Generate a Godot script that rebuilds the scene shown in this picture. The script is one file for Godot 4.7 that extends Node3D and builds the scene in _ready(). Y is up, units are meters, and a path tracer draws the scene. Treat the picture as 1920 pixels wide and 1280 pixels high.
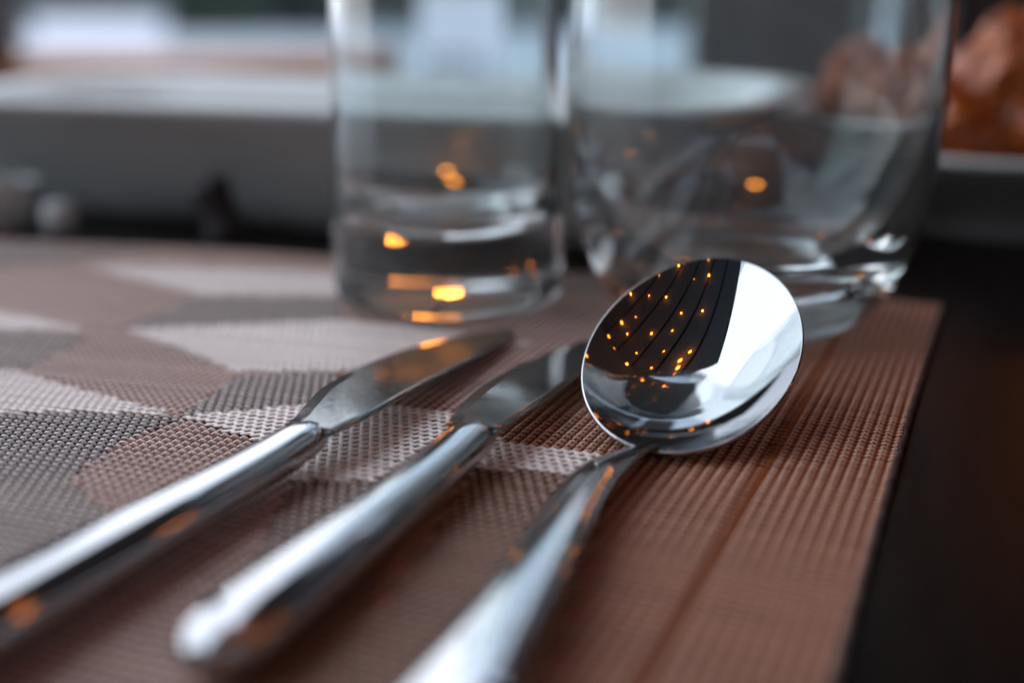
extends Node3D
# A table laid for a meal: spoon, two knives, two glasses on a woven placemat, on a roofed terrace.

# ---------------------------------------------------------------- helpers
class Tris:
	# a triangle collector: quads and triangles in smooth groups
	var p := PackedVector3Array()
	var g := PackedInt32Array()
	func tri(a: Vector3, b: Vector3, c: Vector3, s := 0) -> void:
		p.append(a); p.append(b); p.append(c)
		g.append(s)
	func quad(a: Vector3, b: Vector3, c: Vector3, d: Vector3, s := 0) -> void:
		tri(a, b, c, s); tri(a, c, d, s)
	func rows(r: Array, wrap := false, s := 0, groups := []) -> void:
		for i in r.size() - 1:
			var u: PackedVector3Array = r[i]
			var v: PackedVector3Array = r[i + 1]
			var n := u.size()
			for j in (n if wrap else n - 1):
				var k := (j + 1) % n
				quad(u[j], u[k], v[k], v[j], groups[j] if groups else s)
	func fan(r: PackedVector3Array, c: Vector3, s := 0, back := false) -> void:
		for j in r.size():
			var k := (j + 1) % r.size()
			if back:
				tri(r[k], r[j], c, s)
			else:
				tri(r[j], r[k], c, s)
	func mesh() -> ArrayMesh:
		var vol := 0.0
		for i in range(0, p.size(), 3):
			vol += p[i].dot((p[i + 2] - p[i]).cross(p[i + 1] - p[i]))
		var st := SurfaceTool.new()
		st.begin(Mesh.PRIMITIVE_TRIANGLES)
		for i in range(0, p.size(), 3):
			st.set_smooth_group(g[i / 3])
			for k in ([0, 1, 2] if vol >= 0.0 else [0, 2, 1]):
				st.add_vertex(p[i + k])
		st.generate_normals()
		st.index()
		return st.commit()

func put(called: String, m: Mesh, mat: Material, parent: Node = null) -> MeshInstance3D:
	var o := MeshInstance3D.new()
	o.name = called
	o.mesh = m
	o.material_override = mat
	(parent if parent else self).add_child(o, true)
	return o

func thing(called: String, label: String, category: String, at := Vector3.ZERO, turn := 0.0, group := "") -> Node3D:
	var o := Node3D.new()
	o.name = called
	add_child(o, true)
	o.position = at
	o.rotation.y = turn
	return tag(o, label, category, group)

func tag(o: Node3D, label: String, category: String, group := "", kind := "") -> Node3D:
	o.set_meta("label", label)
	o.set_meta("category", category)
	if group:
		o.set_meta("group", group)
	if kind:
		o.set_meta("kind", kind)
	return o

func structure(o: Node3D, label: String, category: String) -> Node3D:
	return tag(o, label, category, "", "structure")

func lin(r: float, g: float, b: float) -> Color:
	return Color(r, g, b).linear_to_srgb()

func mat(c: Color, rough := 0.5, metal := 0.0) -> StandardMaterial3D:
	var m := StandardMaterial3D.new()
	m.albedo_color = c
	m.roughness = rough
	m.metallic = metal
	return m

func noise_tex(seed_: int, freq: float, a: Color, b: Color, w := 512, h := 512, octaves := 4) -> NoiseTexture2D:
	var n := FastNoiseLite.new()
	n.seed = seed_
	n.frequency = freq
	n.fractal_octaves = octaves
	var t := NoiseTexture2D.new()
	t.noise = n
	t.width = w
	t.height = h
	t.seamless = true
	var r := Gradient.new()
	r.set_color(0, a)
	r.set_color(1, b)
	t.color_ramp = r
	return t

# a box with chamfered edges
func slab(size: Vector3, c := 0.004) -> ArrayMesh:
	var t := Tris.new()
	var rings := []
	var h := size / 2.0
	for k in [[-h.y, c], [-h.y + c, 0.0], [h.y - c, 0.0], [h.y, c]]:
		var x: float = h.x - k[1]
		var z: float = h.z - k[1]
		rings.append(PackedVector3Array([Vector3(-x + c, k[0], -z), Vector3(x - c, k[0], -z), Vector3(x, k[0], -z + c), Vector3(x, k[0], z - c), Vector3(x - c, k[0], z), Vector3(-x + c, k[0], z), Vector3(-x, k[0], z - c), Vector3(-x, k[0], -z + c)]))
	for i in 3:
		for j in 8:
			var u: PackedVector3Array = rings[i]
			var v: PackedVector3Array = rings[i + 1]
			var l := (j + 1) % 8
			t.quad(u[j], u[l], v[l], v[j], 0xFFFFFFFF)
	t.fan(rings[3], Vector3(0, h.y, 0), 0xFFFFFFFF)
	t.fan(rings[0], Vector3(0, -h.y, 0), 0xFFFFFFFF, true)
	return t.mesh()

# a closed turned shape from a profile that starts and ends on the axis
func lathe(profile: Array, n := 96, smooth := true) -> ArrayMesh:
	var t := Tris.new()
	var r := []
	for q in profile:
		var ring := PackedVector3Array()
		for j in n:
			var a := TAU * j / n
			ring.append(Vector3(cos(a) * q.x, q.y, sin(a) * q.x))
		r.append(ring)
	for i in r.size() - 1:
		var s := i if not smooth else 0
		var u: PackedVector3Array = r[i]
		var v: PackedVector3Array = r[i + 1]
		for j in n:
			var k := (j + 1) % n
			if profile[i].x < 1e-7:
				t.tri(u[0], v[k], v[j], s)
			elif profile[i + 1].x < 1e-7:
				t.tri(u[j], u[k], v[0], s)
			else:
				t.quad(u[j], u[k], v[k], v[j], s)
	return t.mesh()

# smooth curve through points
func curve(pts: Array, n: int) -> Array:
	var out := []
	var m := pts.size()
	for i in m - 1:
		var a = pts[maxi(i - 1, 0)]
		var d = pts[mini(i + 2, m - 1)]
		for k in n:
			var t := float(k) / n
			out.append(pts[i].cubic_interpolate(pts[i + 1], a, d, t))
	out.append(pts[m - 1])
	return out

func at_x(tab: Array, x: float) -> float:
	# smooth interpolation in a table of Vector2(x, value)
	for i in tab.size() - 1:
		if x <= tab[i + 1].x or i == tab.size() - 2:
			var a: float = tab[maxi(i - 1, 0)].y
			var d: float = tab[mini(i + 2, tab.size() - 1)].y
			var t: float = clampf((x - tab[i].x) / (tab[i + 1].x - tab[i].x), 0.0, 1.0)
			return cubic_interpolate(tab[i].y, tab[i + 1].y, a, d, t)
	return tab[0].y

# ---------------------------------------------------------------- the placemat
const ORIGIN := Vector3(0.1233, -0.0010, -0.3165)   # far right corner of the placemat
const ACROSS := Vector3(-0.9167, 0, -0.3995)         # along its far edge, leftwards
const DOWN := Vector3(-0.3995, 0, 0.9167)            # along its right edge, towards the viewer
const WARP := 0.00109
const ROW := 0.0020
const COLS := 340
const ROWS := 140
const BROWN := Color(0.25, 0.050, 0.008)   # linear dye colours of the dark wefts
const ORANGE := Color(0.36, 0.095, 0.018)
const SMOKE := Color(0.11, 0.088, 0.076)
const PALE := Color(0.80, 0.70, 0.65)
const ROSE := Color(0.64, 0.37, 0.255)
const MAUVE := Color(0.75, 0.60, 0.53)
const DARK := Color(0.085, 0.027, 0.011)
const BLACK := Color(0.028, 0.026, 0.026)

func mat_at(u: float, v: float, y := 0.0) -> Vector3:
	# the cloth lies not quite flat
	var wave := 0.00022 * sin(u * 61.0 + 1.3 * sin(v * 23.0)) + 0.00018 * sin(v * 47.0 + u * 30.0)
	return ORIGIN + ACROSS * u + DOWN * (v + 0.38 * u * u) + Vector3(0.0, y + wave - 0.0003, 0.0)

func thread(path: PackedVector3Array, sides: PackedFloat32Array, high: float, rim: int, P: PackedVector3Array, N: PackedVector3Array, I: PackedInt32Array) -> void:
	var n := path.size()
	var first := P.size()
	for i in n:
		var tan := (path[mini(i + 1, n - 1)] - path[maxi(i - 1, 0)]).normalized()
		var across := tan.cross(Vector3.UP).normalized()
		var up := across.cross(tan)
		var side := sides[mini(i, sides.size() - 1)]
		for k in rim:
			var a := PI * (-0.04 + 1.08 * k / (rim - 1.0))
			var c := cos(a)
			var s := sin(a)
			P.append(path[i] + across * (c * side) + up * (s * high))
			N.append((across * (c / side) + up * (s / high)).normalized())
	for i in n - 1:
		for k in rim - 1:
			var a := first + i * rim + k
			I.append(a); I.append(a + 1); I.append(a + rim)
			I.append(a + 1); I.append(a + rim + 1); I.append(a + rim)

func arrays(P: PackedVector3Array, N: PackedVector3Array, I: PackedInt32Array, C := PackedColorArray()) -> ArrayMesh:
	var a := []
	a.resize(Mesh.ARRAY_MAX)
	a[Mesh.ARRAY_VERTEX] = P
	a[Mesh.ARRAY_NORMAL] = N
	a[Mesh.ARRAY_INDEX] = I
	if C.size():
		a[Mesh.ARRAY_COLOR] = C
	var m := ArrayMesh.new()
	m.add_surface_from_arrays(Mesh.PRIMITIVE_TRIANGLES, a)
	return m

# the weave's pattern in millimetres across and down the mat: [kind, corners]; 2 pale wefts float on top, 3 dark wefts float on top, elsewhere stripes
var FIGURES := [
	[3, [204, 175, 163, 159, 138, 154, 141, 169, 137, 190, 174, 202, 215, 215]],
	[2, [244, 138, 195, 138, 140, 155, 163, 159, 204, 175]],
	[2, [140, 155, 114, 136, 99, 160, 112, 163]],
	[6, [140, 155, 145, 126, 125, 117, 114, 136]],
	[2, [197, 100, 149, 75, 92, 81, 125, 117, 148, 124, 169, 112]],
	[6, [199, 98, 201, 63, 162, 52, 149, 75]],
	[2, [265, 32, 177, 22, 120, 28, 120, 44, 163, 49, 203, 61]],
	[6, [263, 121, 202, 105, 194, 135, 232, 149]],
	[2, [311, 74, 205, 102, 264, 119]],
	[6, [174, 202, 137, 189, 112, 204, 100, 222, 136, 240, 190, 235]],
	[2, [114, 136, 88, 134, 84, 145, 86, 172, 100, 176]],
	[5, [88, 172, 100, 176, 69, 250, 51, 243, 79, 172]],
	[2, [75, 145, 46, 147, 48, 156, 72, 160]],
	[5, [46, 155, 72, 160, 55, 243, 32, 228]],
	[6, [330, 5, 255, 5, 300, 55]],
	[6, [118, 28, 60, 18, 90, 2, 160, 6]],
]

func build_placemat() -> void:
	var root := thing("placemat", "woven brown and pale grey placemat with a pattern of striped and dark triangles", "placemat", Vector3.ZERO)
	var polys := []
	for f in FIGURES:
		var q := PackedVector2Array()
		for i in range(0, f[1].size(), 2):
			q.append(Vector2(f[1][i], f[1][i + 1]))
		polys.append([f[0], q])
	# which weave stands at each pale row and warp thread
	var kind := PackedByteArray()
	kind.resize(COLS * ROWS)
	var ragged := FastNoiseLite.new()
	ragged.seed = 17
	ragged.frequency = 1.0
	for r in ROWS:
		for c in COLS:
			var k := 1
			var at := Vector2((c + 0.5) * WARP, (r + 0.5) * ROW) * 1000.0
			at += Vector2(ragged.get_noise_2d(r * 3.1, 1.0), ragged.get_noise_2d(c * 3.1, 50.0)) * 0.9
			if at.x > 24.0:
				for q in polys:
					if Geometry2D.is_point_in_polygon(at, q[1]):
						k = q[0]
						break
			if (c + 0.5) * WARP > 0.0206 and (c + 0.5) * WARP < 0.0224:
				k = 4
			kind[r * COLS + c] = k
	var rng := RandomNumberGenerator.new()
	rng.seed = 7
	var P := PackedVector3Array()
	var N := PackedVector3Array()
	var I := PackedInt32Array()
	var P2 := PackedVector3Array()
	var N2 := PackedVector3Array()
	var I2 := PackedInt32Array()
	var C2 := PackedColorArray()
	var C1 := PackedColorArray()
	var drift := FastNoiseLite.new()
	drift.seed = 9
	drift.frequency = 1.0
	for r in ROWS:
		var lift := rng.randf_range(-0.00004, 0.00004)
		var row_tone := rng.randf_range(0.90, 1.06)
		var shift := rng.randf_range(-0.00006, 0.00006)
		var pale := PackedVector3Array()
		var dark := PackedVector3Array()
		var wide := PackedFloat32Array()
		for i in COLS * 2 + 1:
			var u := i * WARP * 0.5
			var k := kind[r * COLS + mini(i / 2, COLS - 1)]
			var ph := PI * i * 0.5
			var py := 0.0
			var pv := 0.0
			var dy := 0.0
			var dv := 0.0
			var w_pale := 0.00052
			var dye := BROWN
			var pale_dye := ROSE if u < 0.075 else MAUVE
			if k == 1:
				py = sin(ph) * 0.00036
				pv = -cos(ph) * 0.00022
				dy = -sin(ph) * 0.00034
				dv = cos(ph) * 0.00016
			elif k == 2:
				var w := PI * (i + 0.5) * 0.5 + PI * (r % 2)
				py = 0.00036
				pv = 0.00042 * sin(w)
				dy = -0.00042
				w_pale = 0.00070
				pale_dye = PALE
			elif k == 3 or k == 5 or k == 6:
				var w := PI * (i + 0.5) * 0.5 + PI * (r % 2)
				dy = 0.00030
				dv = 0.00044 * sin(w)
				py = 0.00004 + 0.00040 * cos(w)
				w_pale = 0.00042
				dye = BLACK if k == 3 else (DARK if k == 5 else SMOKE)
			else:
				dy = 0.00030 + 0.00010 * sin(ph)
				py = -0.00042
				dye = ORANGE
			wide.append(w_pale)
			var tone := row_tone * (1.0 + 0.12 * drift.get_noise_2d(u * 400.0, r * 3.0))
			var sway := 0.00022 * drift.get_noise_2d(u * 60.0, r * 0.7)
			for q in 4:
				C2.append(dye * tone)
				C1.append(pale_dye * tone)
			pale.append(mat_at(u, (r + 0.5) * ROW + pv + shift + sway, py + lift))
			dark.append(mat_at(u, (r + 1.0) * ROW + dv + shift + sway, dy + lift))
		thread(pale, wide, 0.00036, 4, P, N, I)
		thread(dark, PackedFloat32Array([0.00044]), 0.00032, 4, P2, N2, I2)
	var pale_m := mat(Color.WHITE, 0.32)
	pale_m.vertex_color_use_as_albedo = true
	var dark_m := mat(Color.WHITE, 0.36)
	dark_m.vertex_color_use_as_albedo = true
	var warp_m := mat(lin(0.022, 0.010, 0.008), 0.45)
	put("pale_thread", arrays(P, N, I, C1), pale_m, root).set_meta("kind", "stuff")
	put("brown_thread", arrays(P2, N2, I2, C2), dark_m, root).set_meta("kind", "stuff")
	P = PackedVector3Array()
	N = PackedVector3Array()
	I = PackedInt32Array()
	for c in COLS:
		var path := PackedVector3Array()
		for i in ROWS * 2 + 1:
			var k := kind[mini(i / 2, ROWS - 1) * COLS + c]
			var y := 0.0
			if k == 1:
				y = 0.00016 * (1.0 if (i + c) % 2 == 0 else -1.0)
			path.append(mat_at((c + 0.5) * WARP, i * ROW * 0.5, y - 0.0001))
		thread(path, PackedFloat32Array([0.00034]), 0.00026, 3, P, N, I)
	put("warp_thread", arrays(P, N, I), warp_m, root).set_meta("kind", "stuff")
	# the sealed edges
	var t := Tris.new()
	for e in 2:
		var rings := []
		for i in 141:
			var f := i / 140.0
			var ring := PackedVector3Array()
			for k in 8:
				var a := TAU * k / 8
				var off := cos(a) * 0.0007
				var y := sin(a) * 0.0007
				off += 0.00025 * sin(i * 1.7) * sin(i * 0.43)
				ring.append(mat_at(-0.0004 + off, f * ROWS * ROW, y) if e == 0 else mat_at(f * COLS * WARP, -0.0002 + off, y))
			rings.append(ring)
		t.rows(rings, true)
	put("sealed_edge", t.mesh(), warp_m, root)

# ---------------------------------------------------------------- cutlery
func steel_material() -> StandardMaterial3D:
	var m := mat(lin(0.44, 0.445, 0.455), 0.06, 1.0)
	m.roughness_texture = noise_tex(52, 0.02, Color(0.15, 0.15, 0.15), Color(1, 1, 1), 512, 512, 6)
	m.uv1_triplanar = true
	m.uv1_scale = Vector3(22, 22, 22)
	return m

# a rounded bar swept along centre points, with half widths and half heights, closed by domes
func swept(centres: Array, half_w: Array, half_h: Array, power := 2.3, n := 40, roll_from := 0.0, roll_to := 0.0) -> Tris:
	var t := Tris.new()
	var rings := []
	var m := centres.size()
	for i in m:
		var tan: Vector3 = (centres[mini(i + 1, m - 1)] - centres[maxi(i - 1, 0)]).normalized()
		var across := tan.cross(Vector3.UP).normalized().rotated(tan, roll_to + (roll_from - roll_to) * exp(-3.0 * i / m))
		var up := across.cross(tan)
		var ring := PackedVector3Array()
		for k in n:
			var a := TAU * k / n
			var c := cos(a)
			var s := sin(a)
			ring.append(centres[i] + across * (signf(c) * pow(absf(c), 2.0 / power) * half_w[i]) + up * (signf(s) * pow(absf(s), 2.0 / power) * half_h[i]))
		rings.append(ring)
	t.rows(rings, true)
	t.fan(rings[m - 1], centres[m - 1])
	t.fan(rings[0], centres[0], 0, true)
	return t

func build_knife(called: String, label: String, at: Vector3, heading: float, edge: Array, spine: Array, length: float, width: Array, deep: Array, back: float, y_tip: float, steel: Material, blade_steel: Material) -> void:
	# local axes: -z towards the tip, +x to the spine's side
	var root := thing(called, label, "knife", at, -heading)
	# handle, from the bolster at z = 0 to z = back
	var cs := []
	var hw := []
	var hh := []
	var n := 64
	for i in n + 1:
		var f := float(i) / n
		var e := 1.0
		var z: float = back * f
		if f > 0.7:
			var q := sin((f - 0.7) / 0.3 * PI / 2)
			z = back * (0.85 + 0.15 * q)
			e = pow(maxf(0.0, 1.0 - pow(q, 3.0)), 0.45)
		else:
			z = back * 0.85 * f / 0.7
		if f < 0.05:
			var q := 1.0 - f / 0.05
			e = sqrt(1.0 - 0.42 * q * q * q)
		var w := lerpf(width[0], width[1], smoothstep(-0.02, back, z))
		var d := lerpf(deep[0], deep[1], smoothstep(-0.01, back, z))
		cs.append(Vector3(0.0, d + 0.0002 + 0.0010 * exp(-z / 0.012), z))
		hw.append(maxf(w * e, 0.0001))
		hh.append(maxf(d * e, 0.0001))
	put("handle", swept(cs, hw, hh, 2.2, 48, 0.12, 0.10).mesh(), steel, root)
	# blade
	var rows := []
	var m := 90
	for i in m + 1:
		var f := float(i) / m
		var x: float = lerpf(-0.002, length, 1.0 - pow(1.0 - f, 1.35))
		var l := at_x(edge, maxf(x, 0.0))
		var r := at_x(spine, maxf(x, 0.0))
		var q := x / length
		var y: float = lerpf(deep[0] + 0.0028, y_tip, smoothstep(0.0, 1.0, q) * 0.5 + q * 0.5)
		var th: float = lerpf(0.00095, 0.0005, q) * clampf((r - l) / 0.004, 0.15, 1.0)
		var b: float = minf(0.0010, (r - l) * 0.3)
		var fl: float = minf(0.0030, (r - l) * 0.25)
		rows.append(PackedVector3Array([
			Vector3(l, y - 0.0001, -x), Vector3(l, y + 0.0001, -x), Vector3(l + fl, y + th * 0.75, -x), Vector3(r - b, y + th, -x), Vector3(r - b * 0.3, y + th * 0.72, -x), Vector3(r, y + th * 0.1, -x),
			Vector3(r, y - th * 0.3, -x), Vector3(r - b, y - th, -x), Vector3(l + fl, y - th * 0.75, -x)]))
	var t := Tris.new()
	t.rows(rows, true, 0, [1, 2, 3, 4, 4, 4, 4, 5, 6])
	t.fan(rows[m], (rows[m][0] + rows[m][5]) / 2.0, 7)
	t.fan(rows[0], (rows[0][0] + rows[0][5]) / 2.0, 8, true)
	put("blade", t.mesh(), blade_steel, root)

const BOWL := Vector3(0.0369, 0.0150, -0.2214)
const BOWL_LONG := 0.0290
const BOWL_WIDE := 0.0210

func bowl_point(frame: Basis, r: float, a: float, lift: float, grow: float) -> Vector3:
	var ca := cos(a)
	var w := (BOWL_WIDE + grow) * (1.0 - 0.03 * ca)
	return BOWL + frame.x * ((BOWL_LONG + grow) * ca * r) + frame.z * (w * sin(a) * r) + frame.y * (-0.0085 * (1.0 - pow(r, 2.2)) + lift)

func build_spoon(steel: Material) -> void:
	var root := thing("spoon", "polished steel table spoon with its round bowl up, reflecting fairy lights", "spoon")
	var phi := deg_to_rad(27.0)
	var tau := deg_to_rad(26.5)
	var rho := deg_to_rad(-4.0)
	var ax := Vector3(sin(phi) * cos(tau), sin(tau), -cos(phi) * cos(tau))
	var side := Vector3(cos(phi), 0, sin(phi))
	var n0 := side.cross(ax)
	var sd := side * cos(rho) + n0 * sin(rho)
	var nn := sd.cross(ax)
	var around := 200
	var frame := Basis(ax, nn, sd)
	var t := Tris.new()
	var rings := []
	var steps := 48
	for i in range(1, steps + 1):
		var ring := PackedVector3Array()
		var r := sin(PI / 2 * i / steps)
		for j in around:
			ring.append(bowl_point(frame, r, TAU * j / around, 0.0, 0.0))
		rings.append(ring)
	for k in [[0.00012, 0.00008], [0.00030, 0.00002], [0.00046, -0.00018], [0.00052, -0.00045], [0.00044, -0.0007], [0.0003, -0.0009]]:
		var ring := PackedVector3Array()
		for j in around:
			ring.append(bowl_point(frame, 1.0, TAU * j / around, k[1], k[0]))
		rings.append(ring)
	for i in range(steps - 1, 0, -1):
		var ring := PackedVector3Array()
		var r := sin(PI / 2 * i / steps)
		for j in around:
			ring.append(bowl_point(frame, r, TAU * j / around, -0.0012, 0.0003))
		rings.append(ring)
	t.rows(rings, true)
	t.fan(rings[0], BOWL + nn * -0.0085, 0, true)
	t.fan(rings[rings.size() - 1], BOWL + nn * -0.0097)
	put("bowl", t.mesh(), steel, root)
	# handle: rises from under the bowl's near rim, then runs towards the viewer
	var pts := curve([Vector3(0.0257, 0.0009, -0.2033), Vector3(0.0237, 0.0017, -0.1994), Vector3(0.0183, 0.0028, -0.1915), Vector3(0.0122, 0.0036, -0.1775), Vector3(0.0076, 0.0043, -0.1618), Vector3(0.0041, 0.0049, -0.1482), Vector3(-0.0027, 0.0057, -0.1272), Vector3(-0.0068, 0.0062, -0.1147), Vector3(-0.0112, 0.0060, -0.1019), Vector3(-0.0161, 0.0048, -0.0892)], 12)
	for pass_ in 60:
		var old := pts.duplicate()
		for i in range(1, pts.size() - 1):
			pts[i] = (old[i - 1] + old[i] * 2.0 + old[i + 1]) / 4.0
	var cs := []
	var hw := []
	var hh := []
	var m := pts.size()
	var run := 0.0
	for i in m:
		if i:
			run += pts[i].distance_to(pts[i - 1])
		var e := 1.0
		if i > m - 10:
			var q := (i - (m - 10)) / 9.0
			e = sqrt(maxf(0.0, 1.0 - q * q))
		cs.append(pts[i])
		hw.append(maxf(lerpf(0.0051, 0.0082, smoothstep(0.03, 0.17, run)) * lerpf(0.6, 1.0, smoothstep(0.0, 0.006, run)) * e, 0.0002))
		hh.append(maxf(lerpf(0.0004, 0.0021, smoothstep(0.0, 0.026, run)) * lerpf(1.0, 0.75, smoothstep(0.05, 0.14, run)) * sqrt(e), 0.0001))
	put("handle", swept(cs, hw, hh, 2.0, 56, 0.48, 0.14).mesh(), steel, root)

# ---------------------------------------------------------------- glasses
func glass_material() -> StandardMaterial3D:
	var m := StandardMaterial3D.new()
	m.albedo_color = Color(0.965, 0.99, 0.99, 0.035)
	m.transparency = BaseMaterial3D.TRANSPARENCY_ALPHA
	m.roughness = 0.0
	m.refraction_enabled = true
	m.refraction_scale = 0.05
	return m

# ---------------------------------------------------------------- crockery
func rounded(hx: float, hz: float, rad: float, n := 14) -> PackedVector2Array:
	var out := PackedVector2Array()
	for q in 4:
		var cx := (hx - rad) * (1 if q == 0 or q == 3 else -1)
		var cz := (hz - rad) * (1 if q < 2 else -1)
		for i in n:
			var a := PI / 2 * q + PI / 2 * i / (n - 1.0)
			out.append(Vector2(cx + cos(a) * rad, cz + sin(a) * rad))
	return out

func build_dish(china: Material) -> void:
	var root := thing("serving_dish", "long white serving dish with flared sides standing behind the placemat", "dish", Vector3(-0.071, -0.0024, -0.486), deg_to_rad(-20))
	var t := Tris.new()
	var rings := []
	# [half length, half depth, corner radius, height]
	for k in [[0.150, 0.045, 0.035, 0.0], [0.153, 0.048, 0.037, 0.0015], [0.158, 0.055, 0.040, 0.012], [0.168, 0.065, 0.046, 0.028], [0.180, 0.077, 0.052, 0.041], [0.188, 0.085, 0.056, 0.0462], [0.1895, 0.0865, 0.057, 0.0482], [0.188, 0.085, 0.056, 0.0500], [0.180, 0.077, 0.052, 0.0496], [0.168, 0.065, 0.046, 0.0400], [0.158, 0.055, 0.042, 0.022], [0.152, 0.049, 0.038, 0.009], [0.140, 0.037, 0.03, 0.006]]:
		var ring := PackedVector3Array()
		for q in rounded(k[0], k[1], k[2]):
			ring.append(Vector3(q.x, k[3], q.y))
		rings.append(ring)
	t.rows(rings, true)
	t.fan(rings[0], Vector3(0, 0, 0), 1, true)
	t.fan(rings[rings.size() - 1], Vector3(0, 0.006, 0))
	put("body", t.mesh(), china, root)

func lump(seed_: int, r: Vector3, rough := 0.28) -> ArrayMesh:
	var n := FastNoiseLite.new()
	n.seed = seed_
	n.frequency = 1.0
	var t := Tris.new()
	var rings := []
	for i in range(0, 37):
		var ring := PackedVector3Array()
		var b := PI * clampf(i / 36.0, 0.001, 0.999)
		for j in 56:
			var a := TAU * j / 56
			var d := Vector3(sin(b) * cos(a), cos(b), sin(b) * sin(a))
			var s := 1.0 + rough * n.get_noise_3dv(d * 1.4) * 1.6 + 0.20 * n.get_noise_3dv(d * 5.0) + 0.12 * n.get_noise_3dv(d * 11.0)
			ring.append(d * r * s)
		rings.append(ring)
	t.rows(rings, true)
	return t.mesh()

# ---------------------------------------------------------------- the scene
func _ready() -> void:
	# camera
	var cam := Camera3D.new()
	cam.name = "camera"
	cam.near = 0.01
	cam.far = 600.0
	cam.fov = 33.3985
	var lens := CameraAttributesPhysical.new()
	lens.frustum_focal_length = 40.0
	lens.frustum_focus_distance = 0.2275
	lens.frustum_near = 0.01
	lens.frustum_far = 600.0
	lens.exposure_aperture = 4.0
	lens.exposure_multiplier = 1.0
	cam.attributes = lens
	add_child(cam)
	cam.position = Vector3(0, 0.0815, 0)
	cam.rotation = Vector3(deg_to_rad(-16.4525), 0, 0)
	cam.fov = 33.3985
	cam.current = true

	# overcast daylight
	var env := Environment.new()
	env.background_mode = Environment.BG_SKY
	var sm := ProceduralSkyMaterial.new()
	sm.sky_top_color = Color(0.79, 0.86, 0.97)
	sm.sky_horizon_color = Color(0.90, 0.91, 0.96)
	sm.sky_curve = 0.2
	sm.ground_bottom_color = Color(0.35, 0.36, 0.38)
	sm.ground_horizon_color = Color(0.6, 0.62, 0.65)
	sm.sun_angle_max = 1.0
	sm.sky_energy_multiplier = 0.92
	var sky := Sky.new()
	sky.sky_material = sm
	env.sky = sky
	env.tonemap_mode = Environment.TONE_MAPPER_LINEAR
	env.tonemap_exposure = 2.35
	env.sdfgi_enabled = true
	env.ssao_enabled = true
	env.ssil_enabled = true
	var we := WorldEnvironment.new()
	we.name = "environment"
	we.environment = env
	add_child(we)
	var sun := DirectionalLight3D.new()
	sun.name = "sun"
	sun.light_energy = 0.27
	sun.light_angular_distance = 100.0
	sun.light_color = Color(1.0, 0.985, 0.96)
	sun.shadow_enabled = true
	sun.sky_mode = DirectionalLight3D.SKY_MODE_LIGHT_ONLY
	add_child(sun)
	sun.look_at_from_position(Vector3(-3.6, 2.5, -2.0), Vector3.ZERO)

	build_surroundings()
	build_table()
	build_placemat()
	build_tableware()

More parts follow.
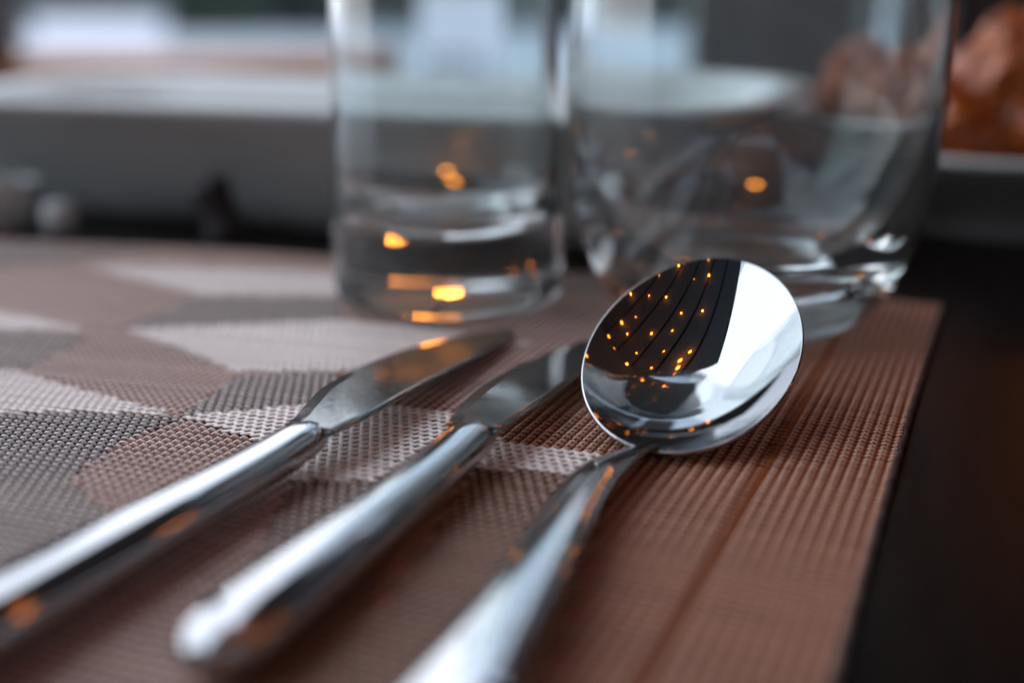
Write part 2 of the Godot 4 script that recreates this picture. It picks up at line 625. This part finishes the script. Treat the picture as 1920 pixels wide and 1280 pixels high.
func build_surroundings() -> void:
	# ground
	var gm := mat(Color.WHITE, 0.85)
	gm.albedo_texture = noise_tex(3, 0.02, lin(0.26, 0.30, 0.32), lin(0.40, 0.44, 0.46))
	gm.uv1_triplanar = true
	gm.uv1_world_triplanar = true
	gm.uv1_scale = Vector3(0.15, 0.15, 0.15)
	var pl := PlaneMesh.new()
	pl.size = Vector2(900, 900)
	structure(put("ground", pl, gm), "pale paved ground outside the terrace", "ground").position = Vector3(0, -0.75, -100)

	# boarded ceiling overhead: it stands reflected in the spoon and the blades
	var board_m := mat(Color.WHITE, 0.6)
	board_m.albedo_texture = noise_tex(5, 0.03, lin(0.085, 0.10, 0.105), lin(0.13, 0.145, 0.15))
	board_m.uv1_triplanar = true
	board_m.uv1_scale = Vector3(2, 2, 2)
	var black := mat(lin(0.012, 0.012, 0.014), 0.8)
	var ceil := thing("ceiling", "dark boarded terrace ceiling reflected in the spoon bowl", "ceiling", Vector3(-0.38, 1.80, -0.83), 0.0)
	ceil.set_meta("kind", "structure")
	var along := Vector3(-0.468, 0, 0.884)
	var over := Vector3(0.884, 0, 0.468)
	var slant := -0.42   # the boards' front ends run askew
	for i in 8:
		var s0 := 0.06 + i * 0.46
		var s1 := s0 + 0.41
		var t := Tris.new()
		var q := [over * s0 + along * (s0 * slant), over * s1 + along * (s1 * slant), over * s1 + along * 4.2, over * s0 + along * 4.2]
		var hi := Vector3(0, 0.025, 0)
		t.quad(q[0], q[1], q[2], q[3], 0xFFFFFFFF)
		t.quad(q[3] + hi, q[2] + hi, q[1] + hi, q[0] + hi, 0xFFFFFFFF)
		for k in 4:
			var l := (k + 1) % 4
			t.quad(q[l], q[k], q[k] + hi, q[l] + hi, 0xFFFFFFFF)
		put("board", t.mesh(), board_m, ceil)
	var deck := Tris.new()
	var c := [along * 0.0, over * 3.8 + along * (3.8 * slant), over * 3.8 + along * 4.2, along * 4.2]
	var lo := Vector3(0, 0.03, 0)
	var up := Vector3(0, 0.06, 0)
	deck.quad(c[0] + lo, c[1] + lo, c[2] + lo, c[3] + lo, 0xFFFFFFFF)
	deck.quad(c[3] + up, c[2] + up, c[1] + up, c[0] + up, 0xFFFFFFFF)
	for k in 4:
		var l := (k + 1) % 4
		deck.quad(c[l] + lo, c[k] + lo, c[k] + up, c[l] + up, 0xFFFFFFFF)
	put("roof_deck", deck.mesh(), black, ceil)

	# grey awning that slopes from the ceiling's front edge to the wall
	var awn := thing("awning", "grey canvas awning sloping down in front of the ceiling", "awning")
	var cloth := mat(lin(0.10, 0.14, 0.155), 0.8)
	var a := Tris.new()
	var rows := []
	for i in 9:
		var f := i / 8.0
		var ring := PackedVector3Array()
		for j in 13:
			var g := j / 12.0
			ring.append(Vector3(lerpf(-0.05, 3.0, g), lerpf(1.84, 1.0, f) - 0.05 * sin(f * PI), lerpf(lerpf(-1.05, -0.1, g) + 0.05, -1.45, f)))
		rows.append(ring)
	a.rows(rows)
	var rows2 := []
	for r in rows:
		var ring := PackedVector3Array()
		for v in r:
			ring.append(v + Vector3(0, 0.006, 0))
		ring.reverse()
		rows2.append(ring)
	a.rows(rows2)
	put("canvas", a.mesh(), cloth, awn)

	# front wall on the right, with a grey panel beside it
	var wall_m := mat(lin(0.018, 0.018, 0.019), 0.7)
	var wall := thing("wall", "dark brown wall in the right background", "wall", Vector3(1.80, 0.12, -1.55))
	put("wall_face", slab(Vector3(2.50, 1.78, 0.12)), wall_m, wall)
	var panel_m := mat(Color.WHITE, 0.7)
	panel_m.albedo_texture = noise_tex(11, 0.02, lin(0.06, 0.07, 0.07), lin(0.17, 0.18, 0.18))
	panel_m.uv1_triplanar = true
	panel_m.uv1_scale = Vector3(1.5, 1.5, 1.5)
	var panel := thing("panel", "mottled grey panel seen through the large glass", "panel", Vector3(0.355, 0.12, -1.52))
	put("panel_face", slab(Vector3(0.27, 1.78, 0.06)), panel_m, panel)

	# right and rear walls that close the terrace
	tag(put("side_wall", slab(Vector3(0.12, 2.7, 6.0)), mat(lin(0.075, 0.082, 0.078), 0.7)), "grey side wall of the terrace beyond the table", "wall").position = Vector3(3.1, 0.58, 1.4)
	tag(put("rear_wall", slab(Vector3(6.0, 2.7, 0.12)), wall_m), "dark rear wall of the terrace reflected in the steel", "wall").position = Vector3(0.4, 0.58, 4.9)

	tag(put("side_wall", slab(Vector3(0.12, 2.7, 4.2)), wall_m), "dark wall on the left, behind the viewer", "wall").position = Vector3(-2.6, 0.58, 2.7)

	# window ledge and jamb on the left
	var wood := mat(Color.WHITE, 0.4)
	wood.albedo_texture = noise_tex(21, 0.02, lin(0.36, 0.11, 0.03), lin(0.58, 0.22, 0.06))
	wood.uv1_triplanar = true
	wood.uv1_scale = Vector3(1.0, 6.0, 6.0)
	var sill := thing("window_sill", "varnished orange wooden sill along the far edge of the terrace", "sill", Vector3(-0.66, 0.0, -1.12), deg_to_rad(-3))
	put("sill_board", slab(Vector3(1.06, 0.036, 0.16), 0.005), wood, sill).position.y = 0.019
	put("sill_wall", slab(Vector3(0.84, 0.72, 0.06)), mat(lin(0.5, 0.5, 0.5), 0.8), sill).position.y = -0.37
	var post := thing("post", "dark brown post at the left end of the sill", "post", Vector3(-0.525, 0.0, -1.06))
	put("shaft", slab(Vector3(0.13, 1.15, 0.08)), mat(lin(0.040, 0.030, 0.024), 0.6), post).position.y = -0.175

	# far things outside
	var white_m := mat(lin(0.82, 0.80, 0.82), 0.7)
	var blk := thing("planter", "low white block planter outside beyond the sill, left", "planter", Vector3(-4.9, -0.75, -14.0))
	put("box", slab(Vector3(1.35, 0.66, 0.7), 0.03), white_m, blk).position.y = 0.33
	put("coping", slab(Vector3(1.43, 0.08, 0.78), 0.02), white_m, blk).position.y = 0.70
	var wl := thing("white_wall", "white garden wall outside seen through the small tumbler", "wall", Vector3(-0.45, -0.75, -14.0))
	put("box", slab(Vector3(1.5, 0.92, 0.4), 0.03), white_m, wl).position.y = 0.46
	put("coping", slab(Vector3(1.6, 0.08, 0.5), 0.02), white_m, wl).position.y = 0.96
	var bench := thing("bench", "low black bench in front of the white garden wall", "bench", Vector3(-0.62, -0.75, -13.2))
	put("seat", slab(Vector3(0.80, 0.05, 0.30), 0.01), black, bench).position.y = 0.18
	for s in [-0.36, 0.36]:
		put("leg", slab(Vector3(0.05, 0.15, 0.28), 0.008), black, bench).position = Vector3(s, 0.078, 0)
	# hedge: leaves on a rough box, far out of focus
	hedge("hedge", "low dark green hedge outside on the far left", Vector3(-11.5, -0.75, -36.0), Vector3(8.0, 2.6, 1.6), 41)
	hedge("hedge", "tall dark green hedge outside behind the large glass", Vector3(2.0, -0.75, -37.0), Vector3(22.0, 11.0, 1.6), 42)

	# strings of fairy lights
	var bulb_m := mat(lin(1.0, 0.5, 0.12), 0.4)
	bulb_m.emission_enabled = true
	bulb_m.emission = lin(1.0, 0.25, 0.025)
	bulb_m.emission_energy_multiplier = 11.0
	var bm := lathe([Vector2(0, -0.024), Vector2(0.010, -0.021), Vector2(0.017, -0.013), Vector2(0.019, 0.0), Vector2(0.015, 0.012), Vector2(0.008, 0.022), Vector2(0.0, 0.024)], 14)
	var hot_m: StandardMaterial3D = bulb_m.duplicate()
	hot_m.emission_energy_multiplier = 18.0
	var wire_m := mat(lin(0.01, 0.01, 0.01), 0.6)
	var sets := [
		["fairy lights hung along the ceiling boards right overhead", [[-0.27, 1.74, 0.97], [-0.08, 1.74, 0.32], [0.09, 1.73, -0.37], [0.16, 1.72, -0.50], [0.24, 1.72, -0.63], [0.35, 1.70, -0.86]]],
		["fairy lights hung over the right half of the ceiling", [[0.68, 1.74, 1.27], [0.77, 1.74, 0.70], [0.90, 1.73, 0.05], [1.0, 1.70, -0.35], [1.1, 1.6, -0.6]]],
		["fairy lights hung along the right edge of the ceiling", [[0.98, 1.72, 1.75], [1.48, 1.73, 1.38], [1.78, 1.74, 0.55], [1.63, 1.73, 0.01], [1.72, 1.6, -0.4]]],
		["small fairy lights strung low across the front right corner", [[0.24, 0.34, -1.36], [0.32, 0.37, -1.36], [0.40, 0.44, -1.37], [0.54, 0.56, -1.38], [0.70, 0.50, -1.38], [0.84, 0.48, -1.36]], 0.55],
		["small fairy lights strung low along the grey side wall", [[1.9, 0.55, -1.0], [2.0, 0.42, -0.7], [2.05, 0.40, -0.45], [2.1, 0.46, -0.2], [2.1, 0.62, 0.0], [2.05, 0.5, 0.25], [2.0, 0.48, 0.5]], 0.8, true],
		["tiny fairy lights scattered along the ceiling's middle boards", [[-0.45, 1.74, 1.75], [-0.16, 1.74, 1.30], [0.22, 1.75, 0.95], [0.36, 1.75, 0.42], [0.42, 1.75, 0.08], [0.52, 1.75, -0.22], [0.62, 1.72, -0.52], [0.78, 1.60, -0.80]], 0.55],
		["tiny fairy lights scattered along the ceiling's right boards", [[0.35, 1.75, 2.1], [0.72, 1.75, 1.7], [1.18, 1.75, 1.12], [1.26, 1.75, 0.62], [1.36, 1.75, 0.22], [1.46, 1.74, -0.12], [1.5, 1.62, -0.5], [1.9, 1.7, 1.0]], 0.5],
		["small fairy lights strung low behind the viewer", [[-0.7, 0.75, 2.0], [-0.3, 0.62, 2.05], [0.1, 0.58, 2.1], [0.5, 0.66, 2.1], [0.9, 0.60, 2.0], [1.3, 0.64, 1.9], [1.6, 0.72, 1.6]], 0.9],
		["fairy lights draped down the grey side wall, nearest", [[1.55, 1.35, 0.9], [1.6, 1.1, 0.5], [1.62, 0.95, 0.15], [1.60, 0.85, -0.15], [1.55, 0.95, -0.5], [1.45, 1.15, -0.8]]],
	]
	var rng := RandomNumberGenerator.new()
	rng.seed = 4
	for s in sets:
		var root := thing("string_light", s[0], "fairy lights", Vector3.ZERO, 0.0)
		var pts := []
		for q in s[1]:
			pts.append(Vector3(q[0], q[1], q[2]))
		var path := curve(pts, 6)
		var hw := []
		for i in path.size():
			path[i] = path[i] + Vector3(0, 0.030, 0)
			hw.append(0.0015)
		put("wire", swept(path, hw, hw, 2.0, 6).mesh(), wire_m, root)
		for q in pts:
			var bulb := put("bulb", bm, bulb_m, root)
			bulb.position = q + Vector3(rng.randf_range(-1, 1), 0.0, rng.randf_range(-1, 1)) * 0.05
			bulb.scale = Vector3.ONE * (s[2] if s.size() > 2 else 0.9) * rng.randf_range(0.55, 1.45)
			if s.size() > 3:
				bulb.material_override = hot_m

func hedge(called: String, label: String, at: Vector3, size: Vector3, seed_: int) -> void:
	var root := thing(called, label, "hedge", at)
	var rng := RandomNumberGenerator.new()
	rng.seed = seed_
	put("branches", slab(size * Vector3(0.86, 0.9, 0.7), 0.2), mat(lin(0.02, 0.025, 0.018), 0.9), root).position.y = size.y * 0.45
	var leaf := Tris.new()
	leaf.quad(Vector3(-0.07, 0, 0), Vector3(0, 0.02, -0.11), Vector3(0.07, 0, 0), Vector3(0, 0.02, 0.11))
	var lm := leaf.mesh()
	var mm := MultiMesh.new()
	mm.transform_format = MultiMesh.TRANSFORM_3D
	mm.mesh = lm
	mm.instance_count = 16000
	for i in 16000:
		var p := Vector3(rng.randf_range(-0.5, 0.5), rng.randf_range(0.0, 1.0), rng.randf_range(-0.5, 0.5))
		var e := rng.randi() % 3
		if e == 0:
			p.z = 0.5 * signf(p.z)
		elif e == 1:
			p.y = 1.0
		var b := Basis.from_euler(Vector3(rng.randf() * TAU, rng.randf() * TAU, rng.randf() * TAU)).scaled(Vector3.ONE * rng.randf_range(0.8, 1.9))
		mm.set_instance_transform(i, Transform3D(b, p * size + Vector3(rng.randfn(), rng.randfn(), rng.randfn()) * 0.10))
	var o := MultiMeshInstance3D.new()
	o.name = "foliage"
	o.multimesh = mm
	o.material_override = mat(lin(0.045, 0.07, 0.045), 0.6)
	o.set_meta("kind", "stuff")
	root.add_child(o)

func build_table() -> void:
	var wood := mat(Color.WHITE, 0.32)
	wood.albedo_texture = noise_tex(31, 0.012, lin(0.002, 0.002, 0.002), lin(0.010, 0.0065, 0.005), 1024, 1024, 5)
	wood.metallic_specular = 0.2
	wood.uv1_triplanar = true
	wood.uv1_scale = Vector3(14.0, 3.0, 1.6)
	var root := thing("table", "dark brown wooden table top under the placemat", "table", Vector3(0.05, -0.75, -0.30), deg_to_rad(-23.5))
	put("top", slab(Vector3(1.30, 0.036, 0.92), 0.004), wood, root).position.y = 0.75 - 0.0026 - 0.018
	for s in [[-1, -1], [1, -1], [-1, 1], [1, 1]]:
		put("leg", slab(Vector3(0.06, 0.71, 0.06), 0.004), wood, root).position = Vector3(0.56 * s[0], 0.355, 0.38 * s[1])

func build_tableware() -> void:
	var steel := steel_material()
	var blade := mat(lin(0.40, 0.42, 0.42), 0.10, 1.0)
	blade.roughness_texture = noise_tex(51, 0.03, Color(0.35, 0.35, 0.35), Color(1, 1, 1))
	blade.roughness = 0.16
	blade.uv1_triplanar = true
	blade.uv1_scale = Vector3(30, 30, 30)
	build_spoon(steel)
	build_knife("table_knife", "polished steel knife farthest left, with a broad rounded blade and long handle", Vector3(-0.0378, 0.0, -0.2000), deg_to_rad(24.5),
		[Vector2(0, -0.0046), Vector2(0.010, -0.0078), Vector2(0.020, -0.0112), Vector2(0.032, -0.0132), Vector2(0.045, -0.0139), Vector2(0.059, -0.0134), Vector2(0.072, -0.0112), Vector2(0.083, -0.0070), Vector2(0.090, -0.0030), Vector2(0.0925, -0.0008)],
		[Vector2(0, 0.0066), Vector2(0.009, 0.0071), Vector2(0.025, 0.0062), Vector2(0.048, 0.0052), Vector2(0.073, 0.0042), Vector2(0.085, 0.0026), Vector2(0.0925, 0.0)], 0.0925,
		[0.0050, 0.0078],
		[0.0033, 0.0052], 0.112, 0.0012, steel, blade)
	build_knife("butter_knife", "polished steel knife between the other knife and the spoon, with a shorter rounded handle", Vector3(-0.0068, 0.0, -0.2003), deg_to_rad(22.0),
		[Vector2(0, -0.0056), Vector2(0.010, -0.0076), Vector2(0.020, -0.0090), Vector2(0.032, -0.0096), Vector2(0.045, -0.0092), Vector2(0.060, -0.0074), Vector2(0.072, -0.0046), Vector2(0.080, -0.0015), Vector2(0.082, 0.0)],
		[Vector2(0, 0.0054), Vector2(0.013, 0.0062), Vector2(0.028, 0.0062), Vector2(0.045, 0.0062), Vector2(0.062, 0.0054), Vector2(0.075, 0.0032), Vector2(0.082, 0.0008)], 0.082,
		[0.0050, 0.0066],
		[0.0032, 0.0045], 0.085, 0.0012, steel, blade)

	# glasses: one closed skin each, outside up, over the lip and down inside
	var glass := glass_material()
	var prof := curve([Vector2(0.0, 0.0012), Vector2(0.020, 0.0010), Vector2(0.027, 0.0), Vector2(0.031, 0.0008), Vector2(0.0328, 0.0040), Vector2(0.0332, 0.012), Vector2(0.0326, 0.03), Vector2(0.0318, 0.06), Vector2(0.0309, 0.095), Vector2(0.0303, 0.118), Vector2(0.0296, 0.1195), Vector2(0.0288, 0.118), Vector2(0.0292, 0.095), Vector2(0.0299, 0.06), Vector2(0.0301, 0.038), Vector2(0.0288, 0.0300), Vector2(0.0250, 0.0245), Vector2(0.017, 0.0208), Vector2(0.008, 0.0192), Vector2(0.0, 0.0188)], 6)
	var g1 := thing("tumbler", "straight clear drinking glass with a thick base, left of the larger glass", "glass", Vector3(-0.0186, 0.0002, -0.3235))
	put("glass_body", lathe(prof, 128), glass, g1)
	var prof2 := curve([Vector2(0.0, 0.0024), Vector2(0.016, 0.0018), Vector2(0.025, 0.0), Vector2(0.0300, 0.0012), Vector2(0.0345, 0.0052), Vector2(0.0395, 0.0125), Vector2(0.0445, 0.027), Vector2(0.0470, 0.046), Vector2(0.0478, 0.067), Vector2(0.0472, 0.088), Vector2(0.0455, 0.112), Vector2(0.0440, 0.128), Vector2(0.0434, 0.1288), Vector2(0.0428, 0.128), Vector2(0.0443, 0.112), Vector2(0.0459, 0.088), Vector2(0.0463, 0.067), Vector2(0.0446, 0.047), Vector2(0.0400, 0.031), Vector2(0.0330, 0.0205), Vector2(0.0240, 0.0150), Vector2(0.012, 0.0130), Vector2(0.0, 0.0126)], 6)
	var g2 := thing("wine_tumbler", "large clear stemless glass with curved sides behind the spoon", "glass", Vector3(0.0617, 0.0002, -0.2985))
	put("glass_body", lathe(prof2, 144), glass, g2)

	# crockery behind
	var china := mat(lin(0.50, 0.54, 0.53), 0.22)
	build_dish(china)
	var bowl_prof := curve([Vector2(0.0, 0.0), Vector2(0.050, 0.0), Vector2(0.052, 0.003), Vector2(0.056, 0.009), Vector2(0.070, 0.020), Vector2(0.086, 0.0300), Vector2(0.0910, 0.0345), Vector2(0.0908, 0.0365), Vector2(0.0890, 0.0370), Vector2(0.083, 0.0345), Vector2(0.068, 0.0240), Vector2(0.054, 0.013), Vector2(0.040, 0.0075), Vector2(0.0, 0.006)], 5)
	var b := thing("plate", "round white bowl plate holding orange glazed food, far right", "plate", Vector3(0.2030, -0.0060, -0.4700))
	put("body", lathe(bowl_prof, 96), china, b)
	var food := mat(Color.WHITE, 0.22)
	food.albedo_texture = noise_tex(61, 0.03, lin(0.05, 0.006, 0.002), lin(0.95, 0.24, 0.015))
	food.uv1_triplanar = true
	food.uv1_scale = Vector3(14, 14, 14)
	var words := ["front left of the plate, largest in view", "tallest of the heap, in the middle", "behind the tallest at the back", "right side of the heap, low", "left rim of the plate, pointed", "back left, half hidden", "top of the heap, right"]
	var spots := [[0.160, 0.030, -0.445, 26, 22, 22], [0.196, 0.044, -0.452, 27, 30, 25], [0.215, 0.040, -0.505, 30, 24, 24], [0.232, 0.032, -0.440, 26, 20, 24], [0.146, 0.036, -0.478, 17, 26, 17], [0.178, 0.034, -0.510, 26, 22, 22], [0.222, 0.062, -0.468, 24, 20, 22]]
	for i in spots.size():
		var s = spots[i]
		var o := put("food_piece", lump(70 + i, Vector3(s[3], s[4], s[5]) * 0.001), food)
		tag(o, "orange brown glazed piece of food, " + words[i], "food", "glazed food on the white plate")
		o.position = Vector3(s[0], s[1], s[2])
		o.rotation.y = i * 1.3

	# a fine wire of tiny lights lies behind the glasses, a disc of blur each
	var tiny_m := mat(lin(1.0, 0.5, 0.12), 0.4)
	tiny_m.emission_enabled = true
	tiny_m.emission = lin(1.0, 0.30, 0.035)
	tiny_m.emission_energy_multiplier = 4.5
	var tiny := lathe([Vector2(0, -0.0013), Vector2(0.0010, -0.0008), Vector2(0.0013, 0.0), Vector2(0.0010, 0.0009), Vector2(0.0, 0.0013)], 12)
	var sl := thing("string_light", "fine wire of tiny orange lights behind the glasses, each blurred to a disc", "fairy lights")
	var spots2 := [Vector3(-0.0226, 0.0172, -0.3929), Vector3(-0.0204, 0.0098, -0.3907), Vector3(-0.0192, 0.0075, -0.3850), Vector3(0.0837, 0.0030, -0.3889)]
	var way := curve(spots2, 5)
	var thin := []
	for i in way.size():
		thin.append(0.00018)
	put("wire", swept(way, thin, thin, 2.0, 6).mesh(), mat(lin(0.03, 0.02, 0.015), 0.5), sl)
	for q in spots2:
		put("bulb", tiny, tiny_m, sl).position = q

	# small things in the shade of the dish
	var cup := lathe(curve([Vector2(0.0, 0.0), Vector2(0.007, 0.0), Vector2(0.010, 0.004), Vector2(0.0125, 0.012), Vector2(0.0135, 0.019), Vector2(0.0128, 0.0195), Vector2(0.0118, 0.019), Vector2(0.0105, 0.012), Vector2(0.007, 0.005), Vector2(0.0, 0.004)], 4), 48)
	var c1 := put("small_cup", cup, china)
	tag(c1, "small pale cup at the left edge, before the dish", "cup")
	c1.position = Vector3(-0.196, -0.0024, -0.436)
	var c2 := put("round_knob", lathe(curve([Vector2(0.0, 0.0), Vector2(0.004, 0.0), Vector2(0.0062, 0.003), Vector2(0.0066, 0.008), Vector2(0.005, 0.012), Vector2(0.0, 0.0135)], 4), 32), china)
	tag(c2, "small pale rounded knob right of the cup", "knob")
	c2.position = Vector3(-0.172, -0.0024, -0.428)
	var c3 := thing("stopper", "small black stopper leaning before the dish", "stopper", Vector3(-0.103, -0.001, -0.410), 0.3)
	var stub := put("stub", lathe(curve([Vector2(0.0, 0.0), Vector2(0.0075, 0.0), Vector2(0.0082, 0.004), Vector2(0.0064, 0.012), Vector2(0.0070, 0.020), Vector2(0.0060, 0.0235), Vector2(0.0, 0.0242)], 4), 32), mat(lin(0.006, 0.006, 0.008), 0.5), c3)
	stub.rotation.z = 0.28
